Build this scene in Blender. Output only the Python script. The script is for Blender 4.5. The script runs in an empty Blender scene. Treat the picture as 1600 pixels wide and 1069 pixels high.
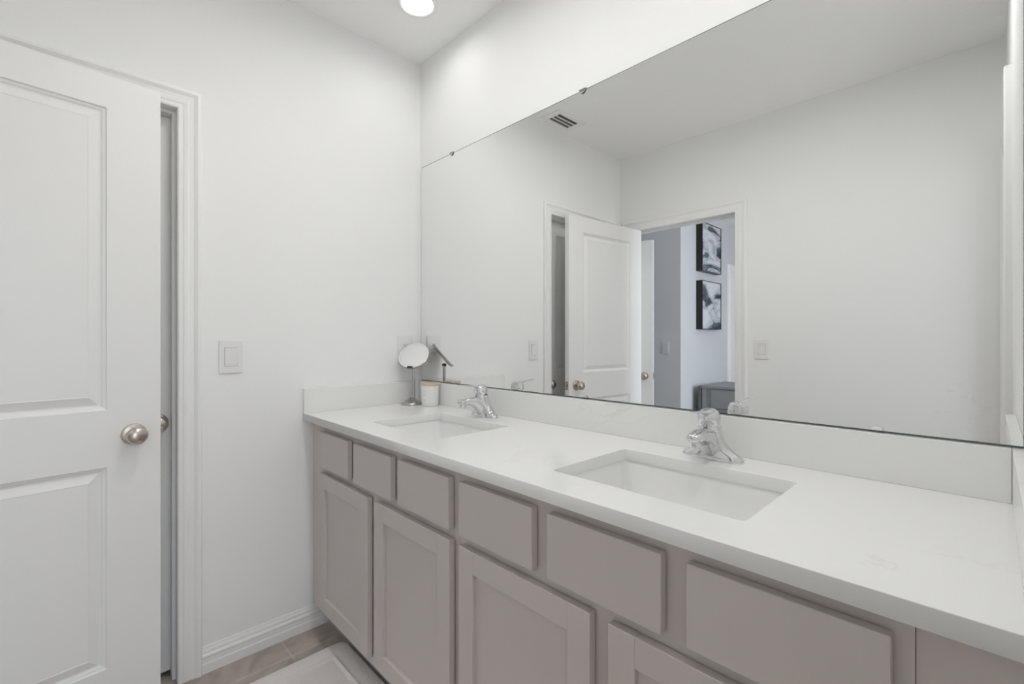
import bpy, bmesh, math, random
from mathutils import Vector, Matrix
random.seed(7)
S = bpy.context.scene
COL = S.collection
R = math.radians

# ------------------------------------------------------------------ camera, world, exposure
CX, CY, CZ = 2.0248, -1.3049, 1.2305
cam = bpy.data.cameras.new('camera'); cam_o = bpy.data.objects.new('camera', cam); COL.objects.link(cam_o)
cam.sensor_fit = 'HORIZONTAL'; cam.sensor_width = 36.0; cam.lens = 723.58/1600*36.0
cam.shift_y = -3.58/1600; cam.clip_start = 0.01
cam_o.location = (CX, CY, CZ)
cam_o.rotation_euler = (R(90), 0, R(90-44.005))
S.camera = cam_o

W = bpy.data.worlds.new('world'); S.world = W; W.use_nodes = True
_n = W.node_tree.nodes; _l = W.node_tree.links
sky = _n.new('ShaderNodeTexSky'); sky.sky_type = 'NISHITA'; sky.sun_elevation = R(50); sky.sun_rotation = R(200); sky.sun_disc = False
_l.new(sky.outputs[0], _n['Background'].inputs[0]); _n['Background'].inputs[1].default_value = 0.25

S.view_settings.view_transform = 'Standard'; S.view_settings.look = 'None'
S.view_settings.gamma = 1.0; S.view_settings.use_curve_mapping = False
S.view_settings.exposure = 0.25
S.cycles.max_bounces = 14; S.cycles.diffuse_bounces = 8; S.cycles.glossy_bounces = 8; S.cycles.transmission_bounces = 8
S.cycles.sample_clamp_indirect = 6.0

CAN_E = [23.0, 116.0, 112.0, 40.0]        # emission of the lamp lenses: the visible one, then three added as fill
WIN_P = 52.0        # watts of daylight through the bedroom window
SIDE_P = 8.5      # watts of the fill light added in the side room

def area(name, loc, rot, sx, sy, power, color):
    l = bpy.data.lights.new(name, 'AREA'); l.shape = 'RECTANGLE'; l.size = sx; l.size_y = sy; l.energy = power; l.color = color
    o = bpy.data.objects.new(name, l); COL.objects.link(o); o.location = loc; o.rotation_euler = rot
    return o
# daylight of the bedroom window, standing in the window's opening, shining in (-x)
area('window_daylight', (3.28, -2.6, 1.45), (0, R(90), 0), 1.4, 1.0, WIN_P, (0.88, 0.94, 1.0))

area('side_fill_light', (2.985, -1.25, 1.15), (0, R(90), 0), 1.9, 1.1, SIDE_P, (1.0, 0.99, 0.97))  # added fill light behind the camera, no known window there

# ------------------------------------------------------------------ room measures
H = 2.634                 # ceiling
BK = -1.841               # back wall face
WR = 2.072                # right wall face
WT = 0.115                # wall thickness
HEAD = 2.058              # door heads
CT, CB = 0.920, 0.890     # worktop top, underside
CF = -0.5815              # worktop front edge
SP = 1.0244               # splash top

# ------------------------------------------------------------------ materials
MATS = {}
def mat(name, col, rough=0.5, metal=0.0, bump=None, spec=0.5, coat=0.0, emis=None, trans=0.0, ior=1.45, vary=None):
    if name in MATS: return MATS[name]
    m = bpy.data.materials.new(name); m.use_nodes = True
    nt = m.node_tree; b = nt.nodes['Principled BSDF']
    b.inputs['Base Color'].default_value = (*col, 1); b.inputs['Roughness'].default_value = rough
    b.inputs['Metallic'].default_value = metal; b.inputs['Specular IOR Level'].default_value = spec
    b.inputs['Coat Weight'].default_value = coat; b.inputs['IOR'].default_value = ior
    b.inputs['Transmission Weight'].default_value = trans
    if emis:
        b.inputs['Emission Color'].default_value = (*emis[:3], 1); b.inputs['Emission Strength'].default_value = emis[3]
    tc = nt.nodes.new('ShaderNodeTexCoord')
    if vary:                                   # faint mottling of the thing's own colour: (scale, amount)
        no = nt.nodes.new('ShaderNodeTexNoise'); no.inputs['Scale'].default_value = vary[0]; no.inputs['Detail'].default_value = 3
        mx = nt.nodes.new('ShaderNodeMix'); mx.data_type = 'RGBA'
        a = vary[1]
        mx.inputs[6].default_value = (*[c*(1-a) for c in col], 1); mx.inputs[7].default_value = (*[min(1, c*(1+a)) for c in col], 1)
        nt.links.new(tc.outputs['Object'], no.inputs['Vector']); nt.links.new(no.outputs['Fac'], mx.inputs[0])
        nt.links.new(mx.outputs[2], b.inputs['Base Color'])
    if bump:                                   # (scale, strength, distance)
        no = nt.nodes.new('ShaderNodeTexNoise'); no.inputs['Scale'].default_value = bump[0]; no.inputs['Detail'].default_value = 2
        bp = nt.nodes.new('ShaderNodeBump'); bp.inputs['Strength'].default_value = bump[1]; bp.inputs['Distance'].default_value = bump[2]
        nt.links.new(tc.outputs['Object'], no.inputs['Vector']); nt.links.new(no.outputs['Fac'], bp.inputs['Height'])
        nt.links.new(bp.outputs[0], b.inputs['Normal'])
    MATS[name] = m
    return m

WALL = mat('wall_paint', (0.87, 0.872, 0.868), 0.75, bump=(160, 0.10, 0.002), spec=0.3)
CEIL = mat('ceiling_paint', (0.92, 0.922, 0.917), 0.85, bump=(55, 0.18, 0.004), spec=0.2)
TRIM = mat('trim_paint', (0.87, 0.87, 0.865), 0.35)
DOORP = mat('door_paint', (0.83, 0.83, 0.825), 0.42)
CAB = mat('cabinet_paint', (0.585, 0.535, 0.512), 0.42, vary=(3, 0.02))
CABD = mat('cabinet_dark_board', (0.40, 0.385, 0.37), 0.5)  # darker board of the carcass and toe kick
PORC = mat('porcelain', (0.86, 0.86, 0.855), 0.12, coat=0.3)
CHROME = mat('chrome', (0.74, 0.74, 0.75), 0.07, metal=1)
NICKEL = mat('satin_nickel', (0.56, 0.50, 0.45), 0.27, metal=1)
STEEL = mat('brushed_steel', (0.50, 0.49, 0.48), 0.28, metal=1)
WPLAST = mat('white_plastic', (0.82, 0.82, 0.82), 0.3)
BLACK = mat('black_plastic', (0.012, 0.012, 0.012), 0.35)
DARK = mat('dark_void', (0.11, 0.11, 0.11), 0.8)
CLEAR = mat('clear_plastic', (0.95, 0.95, 0.95), 0.05, trans=1.0, ior=1.49)
RED = mat('red_mark', (0.45, 0.02, 0.03), 0.4)
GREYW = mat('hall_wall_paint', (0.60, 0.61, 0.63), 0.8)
DESK = mat('desk_grey_wood', (0.27, 0.275, 0.28), 0.5, vary=(8, 0.1))
DESKD = mat('desk_shade', (0.13, 0.135, 0.145), 0.5)  # dark tone stands for the shade at the desk's left end
WOODL = mat('pale_wood', (0.62, 0.50, 0.38), 0.5, vary=(20, 0.08))
LABEL = mat('candle_label', (0.80, 0.80, 0.80), 0.6)
INK = mat('grey_ink', (0.45, 0.45, 0.45), 0.6)
MEDGE = mat('mirror_edge', (0.10, 0.115, 0.11), 0.4)

def nodes(m): return m.node_tree.nodes, m.node_tree.links

def quartz():
    m = mat('quartz', (0.82, 0.82, 0.81), 0.16); n, l = nodes(m); b = n['Principled BSDF']
    tc = n.new('ShaderNodeTexCoord')
    no = n.new('ShaderNodeTexNoise'); no.inputs['Scale'].default_value = 2.2; no.inputs['Detail'].default_value = 6; no.inputs['Distortion'].default_value = 1.6
    vo = n.new('ShaderNodeMath'); vo.operation = 'SUBTRACT'; vo.inputs[1].default_value = 0.5
    ab = n.new('ShaderNodeMath'); ab.operation = 'ABSOLUTE'
    cr = n.new('ShaderNodeValToRGB'); cr.color_ramp.elements[0].position = 0.0; cr.color_ramp.elements[0].color = (1, 1, 1, 1)
    cr.color_ramp.elements[1].position = 0.012; cr.color_ramp.elements[1].color = (0, 0, 0, 1)
    no2 = n.new('ShaderNodeTexNoise'); no2.inputs['Scale'].default_value = 3.1; no2.inputs['Detail'].default_value = 2
    cr2 = n.new('ShaderNodeValToRGB'); cr2.color_ramp.elements[0].position = 0.56; cr2.color_ramp.elements[1].position = 0.68
    mu = n.new('ShaderNodeMath'); mu.operation = 'MULTIPLY'
    mu2 = n.new('ShaderNodeMath'); mu2.operation = 'MULTIPLY'; mu2.inputs[1].default_value = 0.16
    mx = n.new('ShaderNodeMix'); mx.data_type = 'RGBA'
    mx.inputs[6].default_value = (0.82, 0.82, 0.81, 1); mx.inputs[7].default_value = (0.48, 0.47, 0.45, 1)
    l.new(tc.outputs['Object'], no.inputs['Vector']); l.new(tc.outputs['Object'], no2.inputs['Vector'])
    l.new(no.outputs['Fac'], vo.inputs[0]); l.new(vo.outputs[0], ab.inputs[0]); l.new(ab.outputs[0], cr.inputs[0])
    l.new(no2.outputs['Fac'], cr2.inputs[0]); l.new(cr.outputs[0], mu.inputs[0]); l.new(cr2.outputs[0], mu.inputs[1])
    l.new(mu.outputs[0], mu2.inputs[0]); l.new(mu2.outputs[0], mx.inputs[0]); l.new(mx.outputs[2], b.inputs['Base Color'])
    return m
QUARTZ = quartz()

def mirror_glass():
    m = bpy.data.materials.new('mirror_glass'); m.use_nodes = True; n, l = nodes(m); b = n['Principled BSDF']
    b.inputs['Metallic'].default_value = 1; b.inputs['Roughness'].default_value = 0.0; b.inputs['Base Color'].default_value = (0.90, 0.905, 0.90, 1)
    # a few dried smears low on the right of the glass
    tc = n.new('ShaderNodeTexCoord'); mp = n.new('ShaderNodeMapping'); mp.inputs['Rotation'].default_value = (0, R(-24), 0); mp.inputs['Scale'].default_value = (30, 1, 110)
    no = n.new('ShaderNodeTexNoise'); no.inputs['Scale'].default_value = 1.0; no.inputs['Detail'].default_value = 3
    cr = n.new('ShaderNodeValToRGB'); cr.color_ramp.elements[0].position = 0.57; cr.color_ramp.elements[1].position = 0.72
    dist = n.new('ShaderNodeVectorMath'); dist.operation = 'SUBTRACT'; dist.inputs[1].default_value = (1.990, 0, 1.090)
    sc = n.new('ShaderNodeVectorMath'); sc.operation = 'MULTIPLY'; sc.inputs[1].default_value = (1/0.055, 0, 1/0.065)
    ln = n.new('ShaderNodeVectorMath'); ln.operation = 'LENGTH'
    ma = n.new('ShaderNodeMapRange'); ma.inputs[1].default_value = 1.0; ma.inputs[2].default_value = 0.6
    mu = n.new('ShaderNodeMath'); mu.operation = 'MULTIPLY'; mu2 = n.new('ShaderNodeMath'); mu2.operation = 'MULTIPLY'; mu2.inputs[1].default_value = 0.35
    df = n.new('ShaderNodeBsdfDiffuse'); df.inputs[0].default_value = (0.85, 0.85, 0.85, 1); ms = n.new('ShaderNodeMixShader')
    l.new(tc.outputs['Object'], mp.inputs[0]); l.new(mp.outputs[0], no.inputs['Vector']); l.new(no.outputs['Fac'], cr.inputs[0])
    l.new(tc.outputs['Object'], dist.inputs[0]); l.new(dist.outputs[0], sc.inputs[0]); l.new(sc.outputs[0], ln.inputs[0]); l.new(ln.outputs['Value'], ma.inputs[0])
    l.new(cr.outputs[0], mu.inputs[0]); l.new(ma.outputs[0], mu.inputs[1]); l.new(mu.outputs[0], mu2.inputs[0])
    l.new(mu2.outputs[0], ms.inputs[0]); l.new(b.outputs[0], ms.inputs[1]); l.new(df.outputs[0], ms.inputs[2]); l.new(ms.outputs[0], n['Material Output'].inputs[0])
    return m
MGLASS = mirror_glass()
SMALLM = mat('small_mirror_glass', (0.9, 0.9, 0.9), 0.0, metal=1)

def tiles():
    m = mat('floor_tile', (0.2, 0.17, 0.15), 0.35); n, l = nodes(m); b = n['Principled BSDF']
    tc = n.new('ShaderNodeTexCoord'); mp = n.new('ShaderNodeMapping'); mp.inputs['Location'].default_value = (-0.135+0.0, 0.67, 0)
    br = n.new('ShaderNodeTexBrick'); br.offset = 0.0; br.inputs['Scale'].default_value = 1.0; br.inputs['Brick Width'].default_value = 0.457
    br.inputs['Row Height'].default_value = 0.457; br.inputs['Mortar Size'].default_value = 0.0035; br.inputs['Mortar Smooth'].default_value = 0.1
    br.inputs['Color1'].default_value = (0.44, 0.385, 0.34, 1); br.inputs['Color2'].default_value = (0.47, 0.41, 0.365, 1); br.inputs['Mortar'].default_value = (0.55, 0.50, 0.45, 1)
    no = n.new('ShaderNodeTexNoise'); no.inputs['Scale'].default_value = 7; no.inputs['Detail'].default_value = 6; no.inputs['Distortion'].default_value = 1.0
    mx = n.new('ShaderNodeMix'); mx.data_type = 'RGBA'; mx.blend_type = 'MULTIPLY'; mx.inputs[0].default_value = 1.0
    cr = n.new('ShaderNodeValToRGB'); cr.color_ramp.elements[0].position = 0.3; cr.color_ramp.elements[0].color = (0.68, 0.68, 0.68, 1)
    cr.color_ramp.elements[1].position = 0.7; cr.color_ramp.elements[1].color = (1.2, 1.18, 1.15, 1)
    l.new(tc.outputs['Object'], mp.inputs[0]); l.new(mp.outputs[0], br.inputs['Vector']); l.new(tc.outputs['Object'], no.inputs['Vector'])
    l.new(no.outputs['Fac'], cr.inputs[0]); l.new(br.outputs['Color'], mx.inputs[6]); l.new(cr.outputs[0], mx.inputs[7]); l.new(mx.outputs[2], b.inputs['Base Color'])
    bp = n.new('ShaderNodeBump'); bp.inputs['Strength'].default_value = 0.4; bp.inputs['Distance'].default_value = 0.002; bp.invert = True
    l.new(br.outputs['Fac'], bp.inputs['Height']); l.new(bp.outputs[0], b.inputs['Normal'])
    return m
TILE = tiles()

def terry():
    m = mat('terry_cotton', (0.90, 0.855, 0.835), 0.95, bump=(420, 0.9, 0.004), spec=0.1)
    return m
TERRY = terry()

def art(name, seed):
    m = mat(name, (0.7, 0.7, 0.7), 0.5); n, l = nodes(m); b = n['Principled BSDF']
    tc = n.new('ShaderNodeTexCoord'); mp = n.new('ShaderNodeMapping'); mp.inputs['Location'].default_value = (seed, seed*1.7, seed*0.3); mp.inputs['Rotation'].default_value = (R(35), 0, 0); mp.inputs['Scale'].default_value = (1, 0.8, 1.9)
    no = n.new('ShaderNodeTexNoise'); no.inputs['Scale'].default_value = 2.6; no.inputs['Detail'].default_value = 3; no.inputs['Distortion'].default_value = 1.2
    cr = n.new('ShaderNodeValToRGB'); e = cr.color_ramp.elements
    e[0].position = 0.34; e[0].color = (0.02, 0.03, 0.04, 1); e[1].position = 0.75; e[1].color = (0.35, 0.37, 0.41, 1)
    for p_, c_ in ((0.43, (0.13, 0.16, 0.19, 1)), (0.47, (0.62, 0.64, 0.68, 1)), (0.49, (0.30, 0.33, 0.37, 1)), (0.53, (0.52, 0.53, 0.58, 1)), (0.64, (0.66, 0.66, 0.70, 1))):
        x = e.new(p_); x.color = c_
    l.new(tc.outputs['Object'], mp.inputs[0]); l.new(mp.outputs[0], no.inputs['Vector']); l.new(no.outputs['Fac'], cr.inputs[0]); l.new(cr.outputs[0], b.inputs['Base Color'])
    return m

# ------------------------------------------------------------------ mesh helpers
def box(bm, x0, x1, y0, y1, z0, z1, bev=0.0, seg=2):
    t = bmesh.new()
    bmesh.ops.create_cube(t, size=1.0)
    for v in t.verts:
        v.co = Vector(((x0+x1)/2+v.co.x*(x1-x0), (y0+y1)/2+v.co.y*(y1-y0), (z0+z1)/2+v.co.z*(z1-z0)))
    if bev: bmesh.ops.bevel(t, geom=t.edges[:], offset=bev, segments=seg, profile=0.5, affect='EDGES')
    merge(bm, t)

def merge(bm, t, M=None):
    if M is not None: t.transform(M)
    me = bpy.data.meshes.new('t'); t.to_mesh(me); t.free(); bm.from_mesh(me); bpy.data.meshes.remove(me)

def lathe(bm, prof, M=None, n=48):
    """prof: (radius, height) pairs round the z axis"""
    t = bmesh.new(); rings = []
    for r, z in prof:
        if r < 1e-6: rings.append([t.verts.new((0, 0, z))])
        else: rings.append([t.verts.new((r*math.cos(2*math.pi*k/n), r*math.sin(2*math.pi*k/n), z)) for k in range(n)])
    for a, b in zip(rings, rings[1:]):
        for k in range(n):
            k2 = (k+1) % n
            if len(a) == 1 and len(b) == 1: continue
            if len(a) == 1: t.faces.new((a[0], b[k2], b[k]))
            elif len(b) == 1: t.faces.new((a[k], a[k2], b[0]))
            else: t.faces.new((a[k], a[k2], b[k2], b[k]))
    bmesh.ops.recalc_face_normals(t, faces=t.faces[:])
    merge(bm, t, M)

def loft(bm, rings, cap=True, M=None):
    t = bmesh.new(); rv = [[t.verts.new(p) for p in r] for r in rings]; n = len(rings[0])
    for a, b in zip(rv, rv[1:]):
        for k in range(n): t.faces.new((a[k], a[(k+1) % n], b[(k+1) % n], b[k]))
    if cap: t.faces.new(rv[0][::-1]); t.faces.new(rv[-1])
    bmesh.ops.recalc_face_normals(t, faces=t.faces[:])
    merge(bm, t, M)

def obj(name, bm, m, parent=None, smooth=None, loc=None):
    me = bpy.data.meshes.new(name); bm.to_mesh(me); bm.free(); me.materials.append(m)
    if smooth is not None:
        me.shade_smooth() if smooth >= 180 else None
        if smooth < 180:
            for p_ in me.polygons: p_.use_smooth = True
            try: me.set_sharp_from_angle(angle=R(smooth))
            except Exception: pass
    o = bpy.data.objects.new(name, me); COL.objects.link(o)
    if parent: o.parent = parent
    if loc: o.location = loc
    return o

def tag(o, label, cat, group=None):
    o['label'] = label; o['category'] = cat
    if group: o['group'] = group
    return o
def struct(o, label=None):
    o['kind'] = 'structure'
    if label: o['label'] = label
    return o
def empty(name, loc=(0, 0, 0), rz=0.0):
    o = bpy.data.objects.new(name, None); COL.objects.link(o); o.location = loc; o.rotation_euler = (0, 0, rz); o.empty_display_size = 0.1
    return o
def copy_tree(o, parent=None):
    c = o.copy(); COL.objects.link(c); c.parent = parent
    for ch in [x for x in COL.objects if x.parent == o]: copy_tree(ch, c)
    return c
def BM(): return bmesh.new()

def sbox(name, m, boxes, label=None, bev=0):
    bm = BM()
    for b in boxes: box(bm, *b, bev)
    return struct(obj(name, bm, m), label)

# ------------------------------------------------------------------ room shell
sbox('floor', TILE, [(-1.75, 3.5, -6.3, 0.12, -0.06, 0)], 'brown ceramic tile floor with pale grout')
CANS = [(0.358, -0.245), (0.90, -0.71), (1.72, -0.71)]  # first can is visible, the other two are added fill
def ceiling_slab():
    cu = bpy.data.curves.new('t', 'CURVE'); cu.dimensions = '2D'; cu.fill_mode = 'BOTH'
    outl = [[(-0.115, BK-WT), (2.187, BK-WT), (2.187, 0.115), (-0.115, 0.115)]]+[[(x+0.080*math.cos(R(6*k)), y+0.080*math.sin(R(6*k))) for k in range(60)] for x, y in CANS]
    for pts in outl:
        sp = cu.splines.new('POLY'); sp.points.add(len(pts)-1); sp.use_cyclic_u = True
        for q, (x, y) in zip(sp.points, pts): q.co = (x, y, 0, 1)
    cu.extrude = 0.03
    o = bpy.data.objects.new('t', cu); COL.objects.link(o); dg = bpy.context.evaluated_depsgraph_get()
    me = bpy.data.meshes.new_from_object(o.evaluated_get(dg)); bm = BM(); bm.from_mesh(me)
    bpy.data.objects.remove(o); bpy.data.curves.remove(cu); bpy.data.meshes.remove(me)
    bmesh.ops.translate(bm, verts=bm.verts[:], vec=(0, 0, H+0.03)); return bm
struct(obj('ceiling', ceiling_slab(), CEIL), 'white lightly textured ceiling')
sbox('wall_front', WALL, [(-1.0, 3.1, 0, 0.115, 0, H)], 'white wall behind the vanity mirror')
LY0, LY1 = -1.757, -1.014          # closet opening in the left wall
sbox('wall_left', WALL, [(-WT, 0, LY1, 0, 0, H), (-WT, 0, BK-WT, LY0, 0, H), (-WT, 0, LY0, LY1, HEAD+0.018, H)], 'white left wall with the light switch')
BX0, BX1 = 0.102, 0.866            # hall door opening in the back wall
sbox('wall_back', WALL, [(0, BX0, BK-WT, BK, 0, H), (BX1, WR, BK-WT, BK, 0, H), (BX0, BX1, BK-WT, BK, HEAD+0.018, H), (-1.6, -WT, BK-WT, BK, 0, H), (WR+WT, 3.4, BK-WT, BK, 0, H)], 'white wall facing the mirror')
RY0, RY1 = -1.757, -1.005          # opening in the right wall
sbox('wall_right', WALL, [(WR, WR+WT, RY1, 0, 0, H), (WR, WR+WT, BK-WT, RY0, 0, H), (WR, WR+WT, RY0, RY1, HEAD+0.018, H)], 'white right wall at the end of the vanity')
# spaces behind the doors
sbox('wall_closet', WALL, [(-1.0, -0.9, BK, 0, 0, H), (-0.9, -WT, -0.55, -0.45, 0, H)], 'closet walls behind the left door')
sbox('ceiling_closet', CEIL, [(-1.0, -WT, BK, 0.115, H, H+0.06)])
sbox('wall_side_room', WALL, [(3.0, 3.1, BK, -1.8, 0, H), (3.0, 3.1, -0.7, 0, 0, H), (3.0, 3.1, -1.8, -0.7, 0, 0.2), (3.0, 3.1, -1.8, -0.7, 2.1, H)], 'wall of the small side room')
sbox('ceiling_side_room', CEIL, [(WR+WT, 3.1, BK-WT, 0.115, H, H+0.06)])
sbox('added_window', TRIM, [(3.0, 3.06, -1.8, -1.76, 0.2, 2.1), (3.0, 3.06, -0.74, -0.7, 0.2, 2.1), (3.0, 3.06, -1.76, -0.74, 0.2, 0.24), (3.0, 3.06, -1.76, -0.74, 2.06, 2.1)], 'unseen window frame added round the side fill light')  # unseen window, added to go with the side fill light
# bedroom and hall beyond the back doorway
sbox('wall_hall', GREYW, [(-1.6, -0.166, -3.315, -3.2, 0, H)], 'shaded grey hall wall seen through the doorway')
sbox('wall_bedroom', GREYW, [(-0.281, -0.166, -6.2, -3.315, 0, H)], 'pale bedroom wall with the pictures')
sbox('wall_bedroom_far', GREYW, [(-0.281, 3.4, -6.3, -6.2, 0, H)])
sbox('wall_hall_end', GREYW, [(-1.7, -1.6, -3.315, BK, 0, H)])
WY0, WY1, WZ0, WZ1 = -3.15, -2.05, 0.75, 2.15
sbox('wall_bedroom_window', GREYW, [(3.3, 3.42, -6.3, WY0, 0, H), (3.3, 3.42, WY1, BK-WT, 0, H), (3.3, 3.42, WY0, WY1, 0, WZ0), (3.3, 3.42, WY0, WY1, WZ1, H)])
sbox('window_1', TRIM, [(3.31, 3.37, WY0, WY0+0.05, WZ0, WZ1), (3.31, 3.37, WY1-0.05, WY1, WZ0, WZ1), (3.31, 3.37, WY0, WY1, WZ0, WZ0+0.05), (3.31, 3.37, WY0, WY1, WZ1-0.05, WZ1), (3.32, 3.36, WY0, WY1, 1.42, 1.47)], 'bedroom window')
sbox('ceiling_bedroom', CEIL, [(-1.7, 0.47, -6.3, BK-WT, H, H+0.06), (0.63, 3.42, -6.3, BK-WT, H, H+0.06), (0.47, 0.63, -6.3, -2.53, H, H+0.06), (0.47, 0.63, -2.37, BK-WT, H, H+0.06)])

# ------------------------------------------------------------------ trim
CAS = [(0.0, 0.0), (0.0, 0.008), (0.004, 0.011), (0.016, 0.0115), (0.020, 0.0135), (0.030, 0.0145), (0.034, 0.012), (0.048, 0.0135),
       (0.056, 0.0175), (0.060, 0.0195), (0.069, 0.0195), (0.073, 0.016), (0.073, 0.0)]
def casing(name, axis, plane, nrm, a0, a1, head, label):
    """axis 'y' (wall plane x=plane) or 'x' (wall plane y=plane); nrm +1/-1 direction out of the wall"""
    bm = BM(); rings = []
    def P(a, t, z): return (plane+nrm*t, a, z) if axis == 'y' else (a, plane+nrm*t, z)
    path = [lambda u, t: P(a0-u, t, 0), lambda u, t: P(a0-u, t, head+u), lambda u, t: P(a1+u, t, head+u), lambda u, t: P(a1+u, t, 0)]
    loft(bm, [[f(u, t) for u, t in CAS] for f in path])
    return struct(obj(name, bm, TRIM), label)
casing('trim_1', 'y', 0.0, 1, LY0+0.004, LY1-0.002, HEAD, 'white moulded casing round the left doorway')
casing('trim_2', 'x', BK, 1, BX0-0.004, BX1+0.002, HEAD, 'white moulded casing round the hall doorway')
casing('trim_3', 'y', WR, -1, RY0, RY1+0.004, HEAD, 'white moulded casing round the right doorway')
# jambs and stops
JT = 0.016
sbox('trim_4', TRIM, [(-WT, 0.0, LY1-JT+0.014, LY1+0.014-0.0, 0, HEAD+0.017), (-WT, 0, LY0-0.014, LY0, 0, HEAD+0.017), (-WT, 0, LY0, LY1, HEAD, HEAD+0.0175),
                      (-0.066, -0.030, LY1-0.012, LY1-0.0005, 0, HEAD-0.0005), (-0.066, -0.030, LY0+0.0005, LY0+0.011, 0, HEAD-0.0005), (-0.066, -0.030, LY0+0.011, LY1-0.012, HEAD-0.012, HEAD-0.0005)], 'white jamb of the left doorway')
sbox('trim_5', TRIM, [(BX0-0.014, BX0, BK-WT, BK, 0, HEAD+0.017), (BX1, BX1+0.014, BK-WT, BK, 0, HEAD+0.017), (BX0, BX1, BK-WT, BK, HEAD, HEAD+0.0175),
                      (BX0+0.0005, BX0+0.011, BK-0.075, BK-0.040, 0, HEAD), (BX1-0.011, BX1-0.0005, BK-0.075, BK-0.040, 0, HEAD), (BX0+0.011, BX1-0.011, BK-0.075, BK-0.040, HEAD-0.012, HEAD-0.0005)], 'white jamb of the hall doorway')
sbox('trim_6', TRIM, [(WR, WR+WT, RY1, RY1+0.014, 0, HEAD+0.017), (WR, WR+WT, RY0-0.014, RY0, 0, HEAD+0.017), (WR, WR+WT, RY0, RY1, HEAD, HEAD+0.0175)], 'white jamb of the right doorway')
BBP = [(0, 0), (0.0145, 0), (0.0145, 0.034), (0.0125, 0.038), (0.0125, 0.056), (0.0145, 0.060), (0.0135, 0.066), (0.0095, 0.070), (0.0085, 0.080), (0.005, 0.088), (0.004, 0.094), (0, 0.095)]
def baseboard(name, fn, a, b, label):
    bm = BM(); loft(bm, [[fn(s, t, z) for t, z in BBP] for s in (a, b)]); return struct(obj(name, bm, TRIM), label)
baseboard('baseboard_left', lambda s, t, z: (t, s, z), LY1+0.0715, -0.0, 'white moulded baseboard on the left wall')
baseboard('baseboard_back', lambda s, t, z: (s, BK+t, z), BX1+0.076, WR, 'white baseboard under the back wall')
baseboard('baseboard_right', lambda s, t, z: (WR-t, s, z), RY1+0.078, -0.47, 'white baseboard on the right wall')

# ------------------------------------------------------------------ doors
def knob(parent, u, z, y, sgn, m=NICKEL):
    """round passage knob on a leaf's face; y = face plane, sgn = outward direction"""
    prof = [(0, 0), (0.033, 0), (0.0335, 0.003), (0.032, 0.0065), (0.026, 0.009), (0.0165, 0.0105), (0.0125, 0.013), (0.0118, 0.021), (0.0135, 0.026),
            (0.020, 0.029), (0.0255, 0.034), (0.0282, 0.041), (0.0282, 0.047), (0.0262, 0.053), (0.0215, 0.0585), (0.013, 0.062), (0.006, 0.0630), (0, 0.0632)]
    Mx = Matrix.Translation((u, y, z)) @ Matrix.Rotation(R(-90*sgn), 4, 'X')
    bm = BM(); lathe(bm, prof[:7]+[(0.0, 0.0131)], Mx); rose = obj('rose', bm, m, parent, 40)
    bm = BM(); lathe(bm, [(0.0, 0.0131)]+prof[7:], Mx); k = obj('knob', bm, m, parent, 60)
    return k
def leaf(name, w, h, z0, t=0.035, stile=0.136):
    """two-panel moulded door; hinge line at local x=0, y from 0 (back) to -t"""
    root = empty(name)
    bm = BM(); xs = [0, stile, w-stile, w]; zs = [z0, z0+0.192, z0+0.817, z0+0.994, z0+1.932, z0+h]
    ring = [(0, 0), (0.0025, 0.0050), (0.009, 0.0072), (0.013, 0.0112), (0.0175, 0.0118), (0.020, 0.0105), (0.036, 0.0042), (0.0425, 0.0018), (0.0445, 0.0026)]
    for y, s in ((0.0, -1), (-t, 1)):       # s = inward direction
        for i in range(3):
            for j in range(5):
                a0, a1, b0, b1 = xs[i], xs[i+1], zs[j], zs[j+1]
                if i == 1 and j in (1, 3):
                    prev = None
                    for o, d in ring:
                        r = [bm.verts.new(p) for p in ((a0+o, y+s*d, b0+o), (a1-o, y+s*d, b0+o), (a1-o, y+s*d, b1-o), (a0+o, y+s*d, b1-o))]
                        if prev:
                            for k in range(4): bm.faces.new((prev[k], prev[(k+1) % 4], r[(k+1) % 4], r[k]))
                        prev = r
                    bm.faces.new(prev)
                else:
                    bm.faces.new([bm.verts.new(p) for p in ((a0, y, b0), (a1, y, b0), (a1, y, b1), (a0, y, b1))])
    for q in (((0, 0, z0), (0, -t, z0), (0, -t, z0+h), (0, 0, z0+h)), ((w, 0, z0), (w, -t, z0), (w, -t, z0+h), (w, 0, z0+h)),
              ((0, 0, z0), (w, 0, z0), (w, -t, z0), (0, -t, z0)), ((0, 0, z0+h), (w, 0, z0+h), (w, -t, z0+h), (0, -t, z0+h))):
        bm.faces.new([bm.verts.new(p) for p in q])
    bmesh.ops.remove_doubles(bm, verts=bm.verts[:], dist=1e-5)
    bmesh.ops.recalc_face_normals(bm, faces=bm.faces[:])
    o = obj('door_leaf', bm, DOORP, root)
    return root
def latch(root, w, z, t=0.035):
    bm = BM(); box(bm, w-0.001, w+0.0012, -t/2-0.0125, -t/2+0.0125, z-0.028, z+0.028, 0.0004)
    obj('latch_plate', bm, NICKEL, root)
    bm = BM(); box(bm, w+0.001, w+0.011, -t/2-0.006, -t/2+0.006, z-0.009, z+0.009, 0.002); obj('latch_bolt', bm, NICKEL, root)

# hall door, swung open into the room beside the left wall. hinge (0.114, BK)
HX, HY = 0.121, BK+0.004
d = leaf('door_1', 0.762, 2.034, 0.018)
ang = math.atan2(-1.084-BK, 0.0705-0.155)
d.rotation_euler = (0, 0, ang); d.location = (HX+0.0345*math.sin(ang)*1.0, HY-0.0345*math.cos(ang)*0.0, 0)
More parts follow.
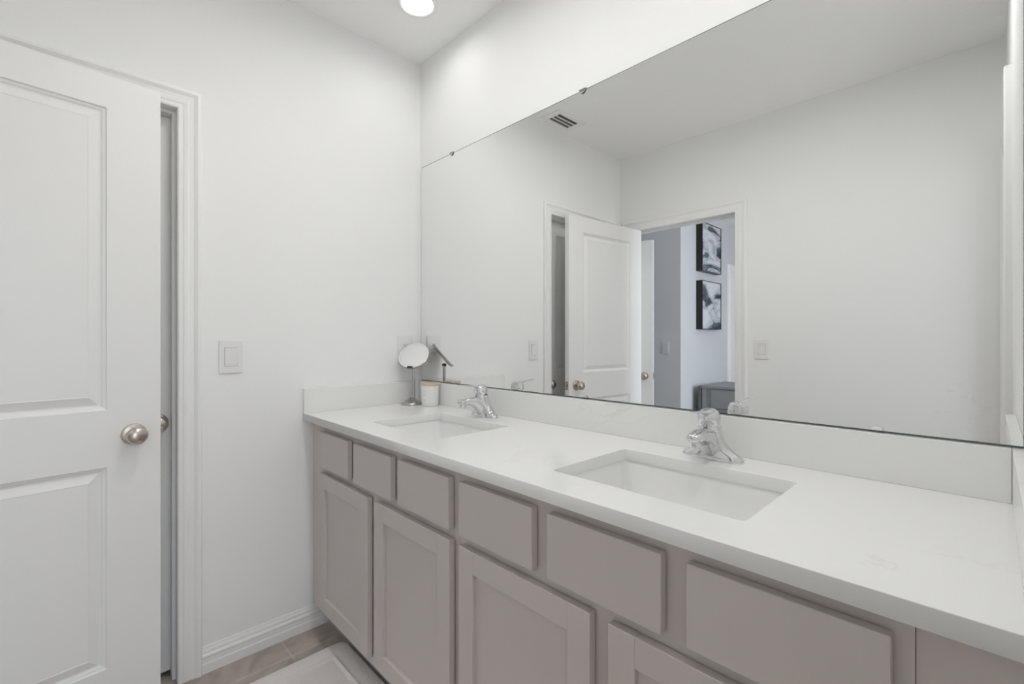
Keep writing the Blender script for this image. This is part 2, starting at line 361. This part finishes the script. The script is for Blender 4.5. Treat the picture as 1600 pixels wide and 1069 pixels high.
# local -y side is the room-facing (+x) side after rotation
knob(d, 0.692, 0.928, -0.035, -1); knob(d, 0.692, 0.928, 0.0, 1); latch(d, 0.762, 0.928)
struct(d, 'white two-panel door standing open into the room beside the left wall')
# closet door, closed behind the left doorway
d2 = leaf('door_2', 0.735, 2.034, 0.020)
d2.rotation_euler = (0, 0, R(90)); d2.location = (-0.1035, LY0+0.004, 0)
knob(d2, 0.735-0.047, 0.930, -0.035, -1)
struct(d2, 'white closed panel door set back in the left doorway')
# another door beyond the hall doorway, ajar
d3 = leaf('door_3', 0.70, 2.034, 0.020)
ang3 = math.atan2(-2.215+1.975, 0.105+0.585)
d3.rotation_euler = (0, 0, math.atan2(-0.24, 0.69)); d3.location = (-0.575, -1.965, 0)
d3.scale = (1, 1, 1)
knob(d3, 0.700-0.068, 0.930, 0.0, 1); knob(d3, 0.700-0.068, 0.930, -0.035, -1); latch(d3, 0.700, 0.930)
struct(d3, 'white panel door ajar in the hall, seen through the doorway')

# ------------------------------------------------------------------ wall plates
def plate_at(name, M, WPLAST=WPLAST):
    """decorator rocker switch; local: face +z out of wall, x right, y up"""
    root = empty(name); root.matrix_world = M
    bm = BM(); t = BM(); box(t, -0.0405, 0.0405, -0.0625, 0.0625, 0.0, 0.006, 0.0022, 3); merge(bm, t); obj('cover_plate', bm, WPLAST, root)
    bm = BM(); box(bm, -0.0225, 0.0225, -0.0355, 0.0355, 0.005, 0.0066, 0.0004); obj('rocker_shadow', bm, mat('plate_shadow', (0.30, 0.30, 0.30), 0.5), root)  # dark rim round the rocker, a shadow line put into colour
    bm = BM(); loft(bm, [[(-0.0215, -0.0345, 0.006), (0.0215, -0.0345, 0.006), (0.0215, 0.0345, 0.006), (-0.0215, 0.0345, 0.006)],
                         [(-0.0215, -0.0345, 0.0075), (0.0215, -0.0345, 0.0075), (0.0215, 0.0345, 0.0108), (-0.0215, 0.0345, 0.0108)]])
    obj('rocker', bm, WPLAST, root)
    bm = BM(); box(bm, -0.0165, 0.0165, -0.0225, -0.0205, 0.0075, 0.0092, 0.0003); obj('rocker_bar', bm, WPLAST, root)
    return root
MX = Matrix(((0, 0, 1, 0), (1, 0, 0, 0), (0, 1, 0, 0), (0, 0, 0, 1)))           # wall facing +x : local x->+y, y->z, z->+x
MY = Matrix(((-1, 0, 0, 0), (0, 0, 1, 0), (0, 1, 0, 0), (0, 0, 0, 1)))          # wall facing +y : local x->-x, y->z, z->+y
s1 = plate_at('light_switch', Matrix.Translation((0.0002, -0.847, 1.165)) @ MX)
tag(s1, 'white rocker light switch on the left wall beside the door casing', 'light switch')
s2 = copy_tree(s1); s2.matrix_world = Matrix.Translation((1.027, BK+0.0002, 1.172)) @ MY
tag(s2, 'white rocker light switch reflected in the mirror, right of the hall doorway', 'light switch')
s3 = plate_at('light_switch', Matrix.Translation((-0.331, -3.1998, 1.150)) @ MY, GREYW)
tag(s3, 'small switch on the shaded grey hall wall, reflected through the doorway', 'light switch')

root = empty('wall_outlet'); root.matrix_world = Matrix.Translation((0.0002, -0.091, 1.182)) @ MX
tag(root, 'white duplex wall outlet behind the round makeup mirror', 'outlet')
bm = BM(); box(bm, -0.043, 0.043, -0.068, 0.068, 0, 0.006, 0.0022, 3); obj('cover_plate', bm, WPLAST, root)
for s in (-1, 1):
    bm = BM(); t = BM(); lathe(t, [(0, 0.005), (0.0172, 0.005), (0.0172, 0.0075), (0.0165, 0.008), (0, 0.008)], Matrix.Translation((0, 0.0195*s, 0))); merge(bm, t)
    so = obj('socket', bm, WPLAST, root, 30)
    for q, (x, y, w_, h_) in enumerate(((-0.0063, 0.003, 0.0011, 0.0042), (0.0063, 0.003, 0.0011, 0.0036), (0.0, -0.0075, 0.0022, 0.0022))):
        bm = BM(); box(bm, x-w_, x+w_, 0.0195*s+y-h_, 0.0195*s+y+h_, 0.0078, 0.0084); obj('slot', bm, BLACK, so)
bm = BM(); lathe(bm, [(0, 0.005), (0.0035, 0.005), (0.003, 0.0075), (0, 0.0078)]); obj('screw', bm, STEEL, root, 40)

# ------------------------------------------------------------------ vanity cabinets
FY = -0.546         # face frame front
def cab_unit(x0, x1, ff0, ff1, drawers, doors, label, fill):
    root = empty('vanity_cabinet', ((x0+x1)/2, -0.27, 0)); tag(root, label, 'cabinet')
    ox, oy = (x0+x1)/2, -0.27
    def B(bm, a, b, c, d_, e, f, bev=0.0): box(bm, a-ox, b-ox, c-oy, d_-oy, e, f, bev)
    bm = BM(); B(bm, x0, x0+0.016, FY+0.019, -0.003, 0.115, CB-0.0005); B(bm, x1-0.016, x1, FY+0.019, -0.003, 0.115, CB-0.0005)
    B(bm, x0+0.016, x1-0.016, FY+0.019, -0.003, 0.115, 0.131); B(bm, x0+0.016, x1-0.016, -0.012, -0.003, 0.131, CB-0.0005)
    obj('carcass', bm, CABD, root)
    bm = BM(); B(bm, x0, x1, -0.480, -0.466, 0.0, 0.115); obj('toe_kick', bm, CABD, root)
    bm = BM()
    zt = CB-0.0005
    B(bm, x0, ff0, FY, FY+0.019, 0.115, zt); B(bm, ff1, x1, FY, FY+0.019, 0.115, zt)
    B(bm, ff0, ff1, FY, FY+0.019, 0.835, zt); B(bm, ff0, ff1, FY, FY+0.019, 0.680, 0.735); B(bm, ff0, ff1, FY, FY+0.019, 0.115, 0.165)
    for a, b in zip(drawers, drawers[1:]): B(bm, a[1]-0.010, b[0]+0.010, FY, FY+0.019, 0.735, 0.835)
    for a, b in zip(doors, doors[1:]): B(bm, a[1]-0.010, b[0]+0.010, FY, FY+0.019, 0.165, 0.680)
    obj('face_frame', bm, CAB, root)
    for a, b in fill:
        bm = BM(); B(bm, a, b, FY+(0.012 if a < 1 else 0.003), FY+0.019, 0.115, zt); obj('filler_strip', bm, CAB, root)
    yb = FY-0.0032
    for a, b in drawers:
        bm = BM(); B(bm, a, b, yb-0.019, yb, 0.7215, 0.8615, 0.0016); obj('drawer_front', bm, CAB, root)
    for a, b in doors:
        z0, z1, s, r_ = 0.148, 0.695, 0.057, 0.057; bm = BM()
        B(bm, a, a+s, yb-0.019, yb, z0, z1, 0.0011); B(bm, b-s, b, yb-0.019, yb, z0, z1, 0.0011)
        B(bm, a+s, b-s, yb-0.0188, yb, z0, z0+r_, 0.0008); B(bm, a+s, b-s, yb-0.0188, yb, z1-r_, z1, 0.0008)
        dr = obj('door', bm, CAB, root)
        bm = BM(); B(bm, a+s-0.006, b-s+0.006, yb-0.0082, yb-0.002, z0+r_-0.006, z1-r_+0.006); obj('door_panel', bm, CAB, dr)
    return root
cab_unit(0.025, 1.0395, 0.150, 1.005, [(0.141, 0.404), (0.449, 0.712), (0.755, 1.017)], [(0.139, 0.557), (0.603, 1.021)],
         'greige painted shaker vanity cabinet against the left wall, under the far sink', [(0.001, 0.022)])
cab_unit(1.0405, 1.959, 1.070, 1.930, [(1.062, 1.324), (1.368, 1.630), (1.675, 1.938)], [(1.062, 1.480), (1.522, 1.940)],
         'greige painted shaker vanity cabinet nearest the camera, under the near sink', [(1.9597, 2.0715)])

# ------------------------------------------------------------------ worktop with two sink cut-outs
top = empty('vanity_countertop', (1.036, -0.29, CB)); tag(top, 'white quartz vanity countertop with backsplash, side splashes and two sink openings', 'countertop')
SX = [(0.387, 0.824), (1.298, 1.732)]; SY0, SY1 = -0.470, -0.157
def rrect(x0, x1, y0, y1, r, n=6):
    pts = []
    for cx, cy, a in ((x1-r, y1-r, 0), (x0+r, y1-r, 90), (x0+r, y0+r, 180), (x1-r, y0+r, 270)):
        for k in range(n+1): pts.append((cx+r*math.cos(R(a+90*k/n)), cy+r*math.sin(R(a+90*k/n))))
    return pts
def curve_slab(outlines, z0, z1, bev):
    cu = bpy.data.curves.new('t', 'CURVE'); cu.dimensions = '2D'; cu.fill_mode = 'BOTH'
    for pts in outlines:
        sp = cu.splines.new('POLY'); sp.points.add(len(pts)-1); sp.use_cyclic_u = True
        for q, (x, y) in zip(sp.points, pts): q.co = (x, y, 0, 1)
    cu.extrude = (z1-z0)/2-bev; cu.bevel_depth = bev; cu.bevel_resolution = 2; cu.offset = -bev
    o = bpy.data.objects.new('t', cu); COL.objects.link(o)
    dg = bpy.context.evaluated_depsgraph_get(); me = bpy.data.meshes.new_from_object(o.evaluated_get(dg))
    bm = BM(); bm.from_mesh(me); bpy.data.objects.remove(o); bpy.data.curves.remove(cu); bpy.data.meshes.remove(me)
    bmesh.ops.translate(bm, verts=bm.verts[:], vec=(0, 0, (z0+z1)/2))
    return bm
bm = curve_slab([[(0.0005, CF), (WR-0.0005, CF), (WR-0.0005, -0.0005), (0.0005, -0.0005)]]+[rrect(a, b, SY0, SY1, 0.012) for a, b in SX], CB, CT, 0.0012)
bmesh.ops.translate(bm, verts=bm.verts[:], vec=(-1.036, 0.29, -CB))
obj('slab', bm, QUARTZ, top)
def tb(name, *b):
    bm = BM(); box(bm, *b, 0.0012); bmesh.ops.translate(bm, verts=bm.verts[:], vec=(-1.036, 0.29, -CB)); return obj(name, bm, QUARTZ, top)
tb('backsplash', 0.0205, WR-0.0205, -0.020, -0.0005, CT, SP)
tb('side_splash', 0.0005, 0.020, CF, -0.0005, CT, SP); tb('side_splash', WR-0.020, WR-0.0005, CF, -0.0005, CT, SP)

# ------------------------------------------------------------------ sinks
def sink(a, b, label):
    ox, oy = (a+b)/2, (SY0+SY1)/2
    root = empty('undermount_sink', (ox, oy, CB)); tag(root, label, 'sink', 'undermount basins in the countertop')
    def rr(inset, z, r, xl=0, xr=0): return [(x-ox, y-oy, z-CB) for x, y in rrect(a+inset+xl, b-inset-xr, SY0+inset, SY1-inset, r)]
    zt = CB-0.0008
    rings = [rr(-0.030, zt-0.012, 0.02), rr(-0.030, zt, 0.02), rr(-0.004, zt, 0.018), rr(-0.003, zt-0.006, 0.018), rr(0.002, zt-0.045, 0.022), rr(0.010, zt-0.095, 0.032),
             rr(0.016, zt-0.112, 0.040, 0.004, 0.004), rr(0.028, zt-0.126, 0.045, 0.006, 0.006), rr(0.050, zt-0.133, 0.045, 0.01, 0.01), rr(0.100, zt-0.1375, 0.040, 0.03, 0.03)]
    bm = BM(); loft(bm, rings, cap=False)
    f = [v for v in bm.verts if abs(v.co.z-(zt-0.1375-CB)) < 1e-5]; bmesh.ops.contextual_create(bm, geom=f)
    # outer shell
    rings = [rr(-0.030, zt-0.012, 0.02), rr(-0.008, zt-0.014, 0.03), rr(0.0, zt-0.10, 0.04), rr(0.03, zt-0.148, 0.05)]
    loft(bm, rings, cap=False)
    f = [v for v in bm.verts if abs(v.co.z-(zt-0.148-CB)) < 1e-5]; bmesh.ops.contextual_create(bm, geom=f)
    bmesh.ops.remove_doubles(bm, verts=bm.verts[:], dist=1e-5); bmesh.ops.recalc_face_normals(bm, faces=bm.faces[:])
    obj('basin', bm, PORC, root, 50)
    bm = BM(); lathe(bm, [(0, -0.140), (0.031, -0.140), (0.031, -0.1368), (0.027, -0.1358), (0.020, -0.1368), (0.019, -0.1358), (0.010, -0.1345), (0, -0.134)]); obj('drain', bm, CHROME, root, 40)
    return root
sink(*SX[0], 'white rectangular undermount sink at the far end, near the left wall')
sink(*SX[1], 'white rectangular undermount sink nearest the camera')

# ------------------------------------------------------------------ faucets
def sup(hx, hy, cx, cy, z, n=40, e=2.4):
    r = []
    for k in range(n):
        a = 2*math.pi*k/n; c, s = math.cos(a), math.sin(a)
        r.append((cx+hx*abs(c)**(2/e)*(1 if c >= 0 else -1), cy+hy*abs(s)**(2/e)*(1 if s >= 0 else -1), z))
    return r
def faucet():
    root = empty('faucet')
    bm = BM()
    prof = [(0.0765, 0.0265, 0), (0.0775, 0.027, 0.002), (0.0775, 0.027, 0.005), (0.0755, 0.0268, 0.010), (0.0690, 0.0262, 0.0155), (0.0600, 0.0258, 0.0205), (0.0510, 0.0255, 0.0270),
            (0.0430, 0.0255, 0.0350), (0.0365, 0.0255, 0.0440), (0.0315, 0.0255, 0.0550), (0.0292, 0.0258, 0.0670), (0.0280, 0.0262, 0.0790), (0.0274, 0.0262, 0.0875), (0.0255, 0.0250, 0.0905)]
    loft(bm, [sup(hx, hy, 0, -0.016*max(0, min(1, (z-0.03)/0.05)), z) for hx, hy, z in prof]); obj('body', bm, CHROME, root, 60)
    bm = BM()       # spout: sections along -y : y, zbottom, ztop, halfwidth
    sec = [(0.000, 0.012, 0.086, 0.0235), (-0.014, 0.004, 0.087, 0.0245), (-0.026, 0.010, 0.087, 0.0250), (-0.036, 0.024, 0.0868, 0.0245), (-0.048, 0.038, 0.0865, 0.0235), (-0.062, 0.0475, 0.0860, 0.0222),
           (-0.082, 0.0535, 0.0850, 0.0208), (-0.100, 0.0560, 0.0835, 0.0196), (-0.113, 0.0575, 0.0815, 0.0184), (-0.1205, 0.0600, 0.0785, 0.0155), (-0.1245, 0.0640, 0.0740, 0.0100)]
    rings = []
    for y, zb, zt, hw in sec:
        r = []
        for k in range(28):
            a = 2*math.pi*k/28; c, s = math.cos(a), math.sin(a)
            r.append((hw*abs(c)**0.8*(1 if c >= 0 else -1), y, (zb+zt)/2+(zt-zb)/2*abs(s)**0.8*(1 if s >= 0 else -1)))
        rings.append(r)
    loft(bm, rings); obj('spout', bm, CHROME, root, 60)
    bm = BM(); lathe(bm, [(0, 0.0455), (0.0105, 0.0455), (0.0125, 0.0475), (0.0125, 0.0600), (0, 0.0600)], Matrix.Translation((0, -0.1065, 0.0))); obj('aerator', bm, CHROME, root, 40)
    bm = BM(); lathe(bm, [(0, 0.083), (0.0243, 0.083), (0.0243, 0.0950), (0, 0.0950)], Matrix.Translation((0, -0.018, 0))); obj('collar', bm, BLACK, root, 40)
    # handle: domed cap leaning forward with a flat lever
    bm = BM(); tilt = Matrix.Translation((0, -0.0175, 0.0925)) @ Matrix.Rotation(R(13), 4, 'X')
    lathe(bm, [(0, 0), (0.0255, 0), (0.0270, 0.002), (0.0278, 0.008), (0.0276, 0.016), (0.0266, 0.024), (0.0238, 0.0315), (0.0180, 0.0366), (0.0095, 0.0390), (0, 0.0396)], tilt)
    lev = []
    for y, z, hw, ht in ((-0.006, 0.1210, 0.016, 0.006), (-0.020, 0.1235, 0.0180, 0.0075), (-0.036, 0.1245, 0.0170, 0.0060), (-0.058, 0.1265, 0.0135, 0.0038), (-0.080, 0.1290, 0.0105, 0.0027), (-0.105, 0.1315, 0.0105, 0.0025), (-0.119, 0.1335, 0.0095, 0.0024), (-0.1245, 0.1343, 0.0060, 0.0018)):
        lev.append([(hw*math.cos(2*math.pi*k/20), y, z+ht*math.sin(2*math.pi*k/20)) for k in range(20)])
    loft(bm, lev)
    h = obj('handle', bm, CHROME, root, 60)
    bm = BM(); lathe(bm, [(0, 0), (0.0026, 0), (0.0022, 0.0010), (0, 0.0012)], Matrix.Translation((0.0, -0.0468, 0.104)) @ Matrix.Rotation(R(90), 4, 'X'), 20); o = obj('temperature_mark', bm, RED, h); o['label'] = 'small red hot water mark'
    return root
f1 = faucet(); f1.location = (0.606, -0.088, CT); f1.rotation_euler = (0, 0, R(-3))
tag(f1, 'chrome single lever faucet behind the far sink beside the candle', 'faucet', 'chrome single lever faucets')
f2 = copy_tree(f1); f2.location = (1.516, -0.084, CT); f2.rotation_euler = (0, 0, R(1.5))
tag(f2, 'chrome single lever faucet behind the near sink', 'faucet', 'chrome single lever faucets')

# ------------------------------------------------------------------ wall mirror and its clips
mr = empty('wall_mirror', (0.0, 0.0, 0.0)); tag(mr, 'large frameless mirror spanning the wall above the double vanity', 'mirror')
mx0, mx1, mz0, mz1 = 0.020, 2.068, SP+0.0015, 2.1010
bm = BM(); box(bm, mx0, mx1, -0.0048, -0.0004, mz0, mz1); obj('mirror_backing', bm, MEDGE, mr)
bm = BM(); box(bm, mx0+0.0012, mx1-0.0012, -0.0054, -0.0048, mz0+0.0032, mz1-0.0026); obj('mirror_pane', bm, MGLASS, mr)
def clip(x, z, up, label):
    bm = BM(); n = 14
    out = [(0.0135*math.cos(math.pi*k/n), 0.0125*math.sin(math.pi*k/n)) for k in range(n+1)]
    rings = []
    for y in (-0.0057, -0.0085, -0.0092):
        f = 1.0 if y > -0.009 else 0.86
        rings.append([(px*f, y, up*pz*f) for px, pz in out])
    loft(bm, rings)
    box(bm, -0.0135, 0.0135, -0.0088, -0.0002, -0.0036*(1 if up > 0 else 0), 0.0036*(0 if up > 0 else 1)) if up < 0 else None
    o = obj('mirror_clip', bm, CLEAR, None, 40, (x, 0, z)); tag(o, label, 'clip', 'clear plastic mirror clips'); return o
clip(0.275, mz1+0.0003, -1, 'clear plastic clip on the mirror top edge nearest the left wall')
clip(1.035, mz1+0.0003, -1, 'clear plastic clip at the middle of the mirror top edge')
clip(0.290, mz0-0.0003, 1, 'clear clip on the mirror bottom edge behind the far faucet')
clip(1.044, mz0-0.0003, 1, 'clear clip at the middle of the mirror bottom edge')
clip(1.848, mz0-0.0003, 1, 'clear clip on the mirror bottom edge right of the near faucet')

# ------------------------------------------------------------------ makeup mirror
mk = empty('makeup_mirror', (0.090, -0.095, CT)); tag(mk, 'round tilting makeup mirror on a steel stem in the counter corner', 'makeup mirror')
bm = BM(); lathe(bm, [(0, 0), (0.050, 0), (0.0515, 0.003), (0.050, 0.007), (0.040, 0.0135), (0.026, 0.021), (0.015, 0.027), (0.009, 0.033), (0, 0.034)], Matrix.Translation((0.0, -0.012, 0.0))); obj('base', bm, STEEL, mk, 60)
bm = BM(); lathe(bm, [(0, 0.02), (0.0075, 0.02), (0.0075, 0.178), (0, 0.178)]); obj('stem', bm, STEEL, mk, 40)
bm = BM(); lathe(bm, [(0, -0.009), (0.0075, -0.009), (0.0085, 0), (0.0075, 0.009), (0, 0.009)], Matrix.Translation((0, 0, 0.182)) @ Matrix.Rotation(R(90), 4, 'Y')); obj('pivot', bm, mat('dark_steel', (0.16, 0.16, 0.16), 0.35, metal=1), mk, 40)
nv = Vector((0.448, -0.626, 0.64)).normalized()
up = Vector((0, 0, 1)); up = (up-nv*up.dot(nv)).normalized(); rt = up.cross(nv).normalized()
hc = Vector((-0.006, 0.005, 0.232))
HM = Matrix((( rt.x, up.x, nv.x, hc.x), (rt.y, up.y, nv.y, hc.y), (rt.z, up.z, nv.z, hc.z), (0, 0, 0, 1)))
bm = BM(); lathe(bm, [(0, -0.010), (0.058, -0.010), (0.073, -0.007), (0.0765, -0.001), (0.0765, 0.003), (0.0745, 0.0045), (0.066, 0.0048), (0.0655, 0.003), (0, 0.003)], HM, 72); hd = obj('mirror_head', bm, STEEL, mk, 40)
bm = BM(); lathe(bm, [(0.0662, 0.0046), (0.0742, 0.0042), (0.0738, 0.0062), (0.0668, 0.0065), (0.0662, 0.0046)], HM, 72); obj('light_ring', bm, WPLAST, hd, 40)
bm = BM(); lathe(bm, [(0, 0.0045), (0.0656, 0.0045), (0.0656, 0.0035), (0, 0.0035)][:3], HM, 72); obj('mirror_glass', bm, SMALLM, hd)
bm = BM(); box(bm, -0.014, 0.014, -0.0765, -0.066, 0.004, 0.0075, 0.001); bm.transform(HM); obj('sensor', bm, BLACK, hd)
bm = BM(); lathe(bm, [(0, -0.052), (0.006, -0.052), (0.006, -0.010), (0, -0.010)], Matrix.Identity(4)); bm.free()

# ------------------------------------------------------------------ candle
cd = empty('jar_candle', (0.190, -0.069, CT)); tag(cd, 'white jar candle with a pale wooden lid beside the makeup mirror', 'candle')
bm = BM(); lathe(bm, [(0, 0), (0.036, 0), (0.0385, 0.003), (0.0395, 0.010), (0.0415, 0.094), (0.0405, 0.096), (0, 0.096)]); obj('jar', bm, mat('candle_glass', (0.78, 0.79, 0.80), 0.15), cd, 40)
bm = BM(); lathe(bm, [(0, 0.096), (0.0425, 0.096), (0.0430, 0.098), (0.0430, 0.107), (0.0420, 0.109), (0, 0.109)]); obj('lid', bm, WOODL, cd, 40)
def arc_patch(r, a0, a1, z0, z1, n=16):
    bm = BM(); rings = []
    for k in range(n+1):
        a = R(a0+(a1-a0)*k/n); c, s = math.cos(a), math.sin(a)
        rings.append([(r[0]*c, r[0]*s, z0), (r[1]*c, r[1]*s, z1), ((r[1]+0.0006)*c, (r[1]+0.0006)*s, z1), ((r[0]+0.0006)*c, (r[0]+0.0006)*s, z0)])
    loft(bm, rings); return bm
lb = obj('label', arc_patch((0.0399, 0.0412), -95, 0, 0.018, 0.080), LABEL, cd)
for z, a0, a1 in ((0.068, -82, -62), (0.056, -80, -70), (0.051, -80, -64), (0.030, -82, -66)):
    q = 0.0399+0.0013*(z-0.018)/0.062+0.0004; bmx = arc_patch((q, q), a0, a1, z, z+0.0018, 6)
    obj('print_line', bmx, INK, lb)

# ------------------------------------------------------------------ bath mat
def mat_mesh(x0, x1, y0, y1):
    bm = BM()
    def rg(i, z, r=0.04): return [(x, y, z) for x, y in rrect(x0+i, x1-i, y0+i, y1-i, max(r-i*0.5, 0.006), 8)]
    loft(bm, [rg(0.004, 0.0005), rg(0, 0.006), rg(0.003, 0.015), rg(0.010, 0.0185), rg(0.055, 0.0185), rg(0.060, 0.0150), rg(0.067, 0.0150), rg(0.072, 0.0185), rg(0.080, 0.0185), rg(0.085, 0.0155), rg(0.090, 0.0155), rg(0.095, 0.0185)])
    return bm
bmt = obj('bath_mat', mat_mesh(0.200, 1.05, -1.00, -0.487), TERRY, None, 50); tag(bmt, 'pale beige cotton bath mat with a stitched border on the tile floor', 'bath mat')

# ------------------------------------------------------------------ ceiling fittings
def can(name, x, y, label, e, dz=0.0):
    # dz: how far the lens sits below the recessed one's height
    root = empty(name, (x, y, H)); tag(root, label, 'ceiling light', 'recessed ceiling lights')
    bm = BM(); lathe(bm, [(0.060, 0.022), (0.064, 0.0), (0.066, -0.004), (0.078, -0.0055), (0.084, -0.004), (0.085, -0.0003), (0.079, 0.001), (0.079, 0.030), (0.058, 0.030), (0.060, 0.022)]); obj('trim_ring', bm, TRIM, root, 60)
    bm = BM(); lathe(bm, [(0, 0.016-dz), (0.040, 0.017-dz), (0.061, 0.019-dz), (0.061, 0.022-dz), (0, 0.022-dz)]); obj('lens', bm, mat('lamp_lens_%g_%g' % (x, y), (0.9, 0.9, 0.9), 0.4, emis=(1.0, 0.992, 0.975, e)), root, 60)
    return root
can('recessed_light', *CANS[0], 'glowing round recessed light in the ceiling corner above the far sink', CAN_E[0])
can('recessed_light', *CANS[1], 'unseen recessed fill light added in front of the far sink', CAN_E[1], 0.0185)  # added out of view to brighten counter and walls
can('recessed_light', *CANS[2], 'unseen recessed fill light added over the open floor in front of the near sink', CAN_E[2], 0.0185)  # second unseen fill lamp, added for the cabinets and floor
can('recessed_light', 0.55, -2.45, 'unseen recessed fill light added in the hall beyond the back doorway', CAN_E[3], 0.0185)  # unseen lamp added to send fill through the doorway

vt = empty('ceiling_vent', (0.122, -1.004, H)); tag(vt, 'white ceiling air vent with three slots, reflected in the mirror top left', 'vent')
bm = BM()
a, b, c, d_ = 0.078, 0.135, 0.046, 0.094
box(bm, -a, a, -b, -d_, -0.008, 0, 0.002); box(bm, -a, a, d_, b, -0.008, 0, 0.002); box(bm, -a, -c, -d_, d_, -0.008, 0, 0.002); box(bm, c, a, -d_, d_, -0.008, 0, 0.002)
obj('frame', bm, TRIM, vt)
bm = BM(); box(bm, -c, c, -d_, d_, -0.0012, -0.0003); obj('duct_shade', bm, DARK, vt)  # flat dark sheet, the shade inside the duct as colour
for x in (-0.017, 0.014):
    bm = BM(); box(bm, x-0.0035, x+0.0035, -d_, d_, -0.0075, -0.002, 0.0008); obj('slat', bm, TRIM, vt)

# ------------------------------------------------------------------ beyond the doorway
def picture(z, h, seed, label):
    root = empty('framed_picture', (-0.1655, -3.80, z)); tag(root, label, 'picture', 'abstract pictures on the bedroom wall')
    w = 0.245; t = 0.068; e = 0.006; bm = BM()
    box(bm, 0, t, -w, -w+e, 0, h); box(bm, 0, t, w-e, w, 0, h); box(bm, 0, t, -w+e, w-e, 0, e); box(bm, 0, t, -w+e, w-e, h-e, h)
    obj('frame', bm, BLACK, root)
    bm = BM(); box(bm, 0.045, t-0.006, -w+e, w-e, e, h-e); obj('canvas', bm, art('abstract_art_%d' % int(seed), seed), root)
picture(1.965, 0.52, 3.0, 'upper black framed abstract grey picture seen through the doorway')
picture(1.343, 0.52, 11.0, 'lower black framed abstract grey picture, above the desk')

dk = empty('desk', (-0.05, -3.445, 0)); tag(dk, 'grey wooden desk under the pictures, seen through the doorway', 'desk')
bm = BM(); box(bm, -0.012, 1.10, -0.62, 0.012, 0.735, 0.760, 0.003); obj('desk_top', bm, DESK, dk)
bm = BM(); box(bm, 0.05, 1.05, -0.05, -0.004, 0.50, 0.735); obj('apron', bm, DESK, dk)
bm = BM(); box(bm, 0.09, 1.02, -0.002, 0.006, 0.535, 0.722, 0.002); obj('drawer_front', bm, DESK, dk)
bm = BM(); box(bm, -0.045, -0.0125, -0.60, -0.002, 0.0, 0.752, 0.002); obj('shade_board', bm, DESKD, dk)  # dark board put in for the shade left of the desk
for x in (-0.005, 1.05):
    for y in (-0.055, -0.60):
        bm = BM(); box(bm, x, x+0.05, y, y+0.055, 0, 0.735, 0.002); obj('leg', bm, DESK, dk)
for x in (0.13, 0.24, 0.35, 0.46):
    bm = BM(); box(bm, x, x+0.03, -0.30, -0.28, 0.12, 0.50); obj('slat', bm, DESK, dk)
bm = BM(); box(bm, 0.05, 1.05, -0.31, -0.27, 0.10, 0.12); obj('foot_rail', bm, DESK, dk)

casing('trim_7', 'y', -0.166, 1, -5.25, -4.47, HEAD, 'pale casing of the bedroom side door')
d4 = leaf('door_4', 0.775, 2.034, 0.020); d4.rotation_euler = (0, 0, R(90)); d4.location = (-0.1955+0.006, -5.2475, 0)
struct(d4, 'pale closed door on the bedroom wall')
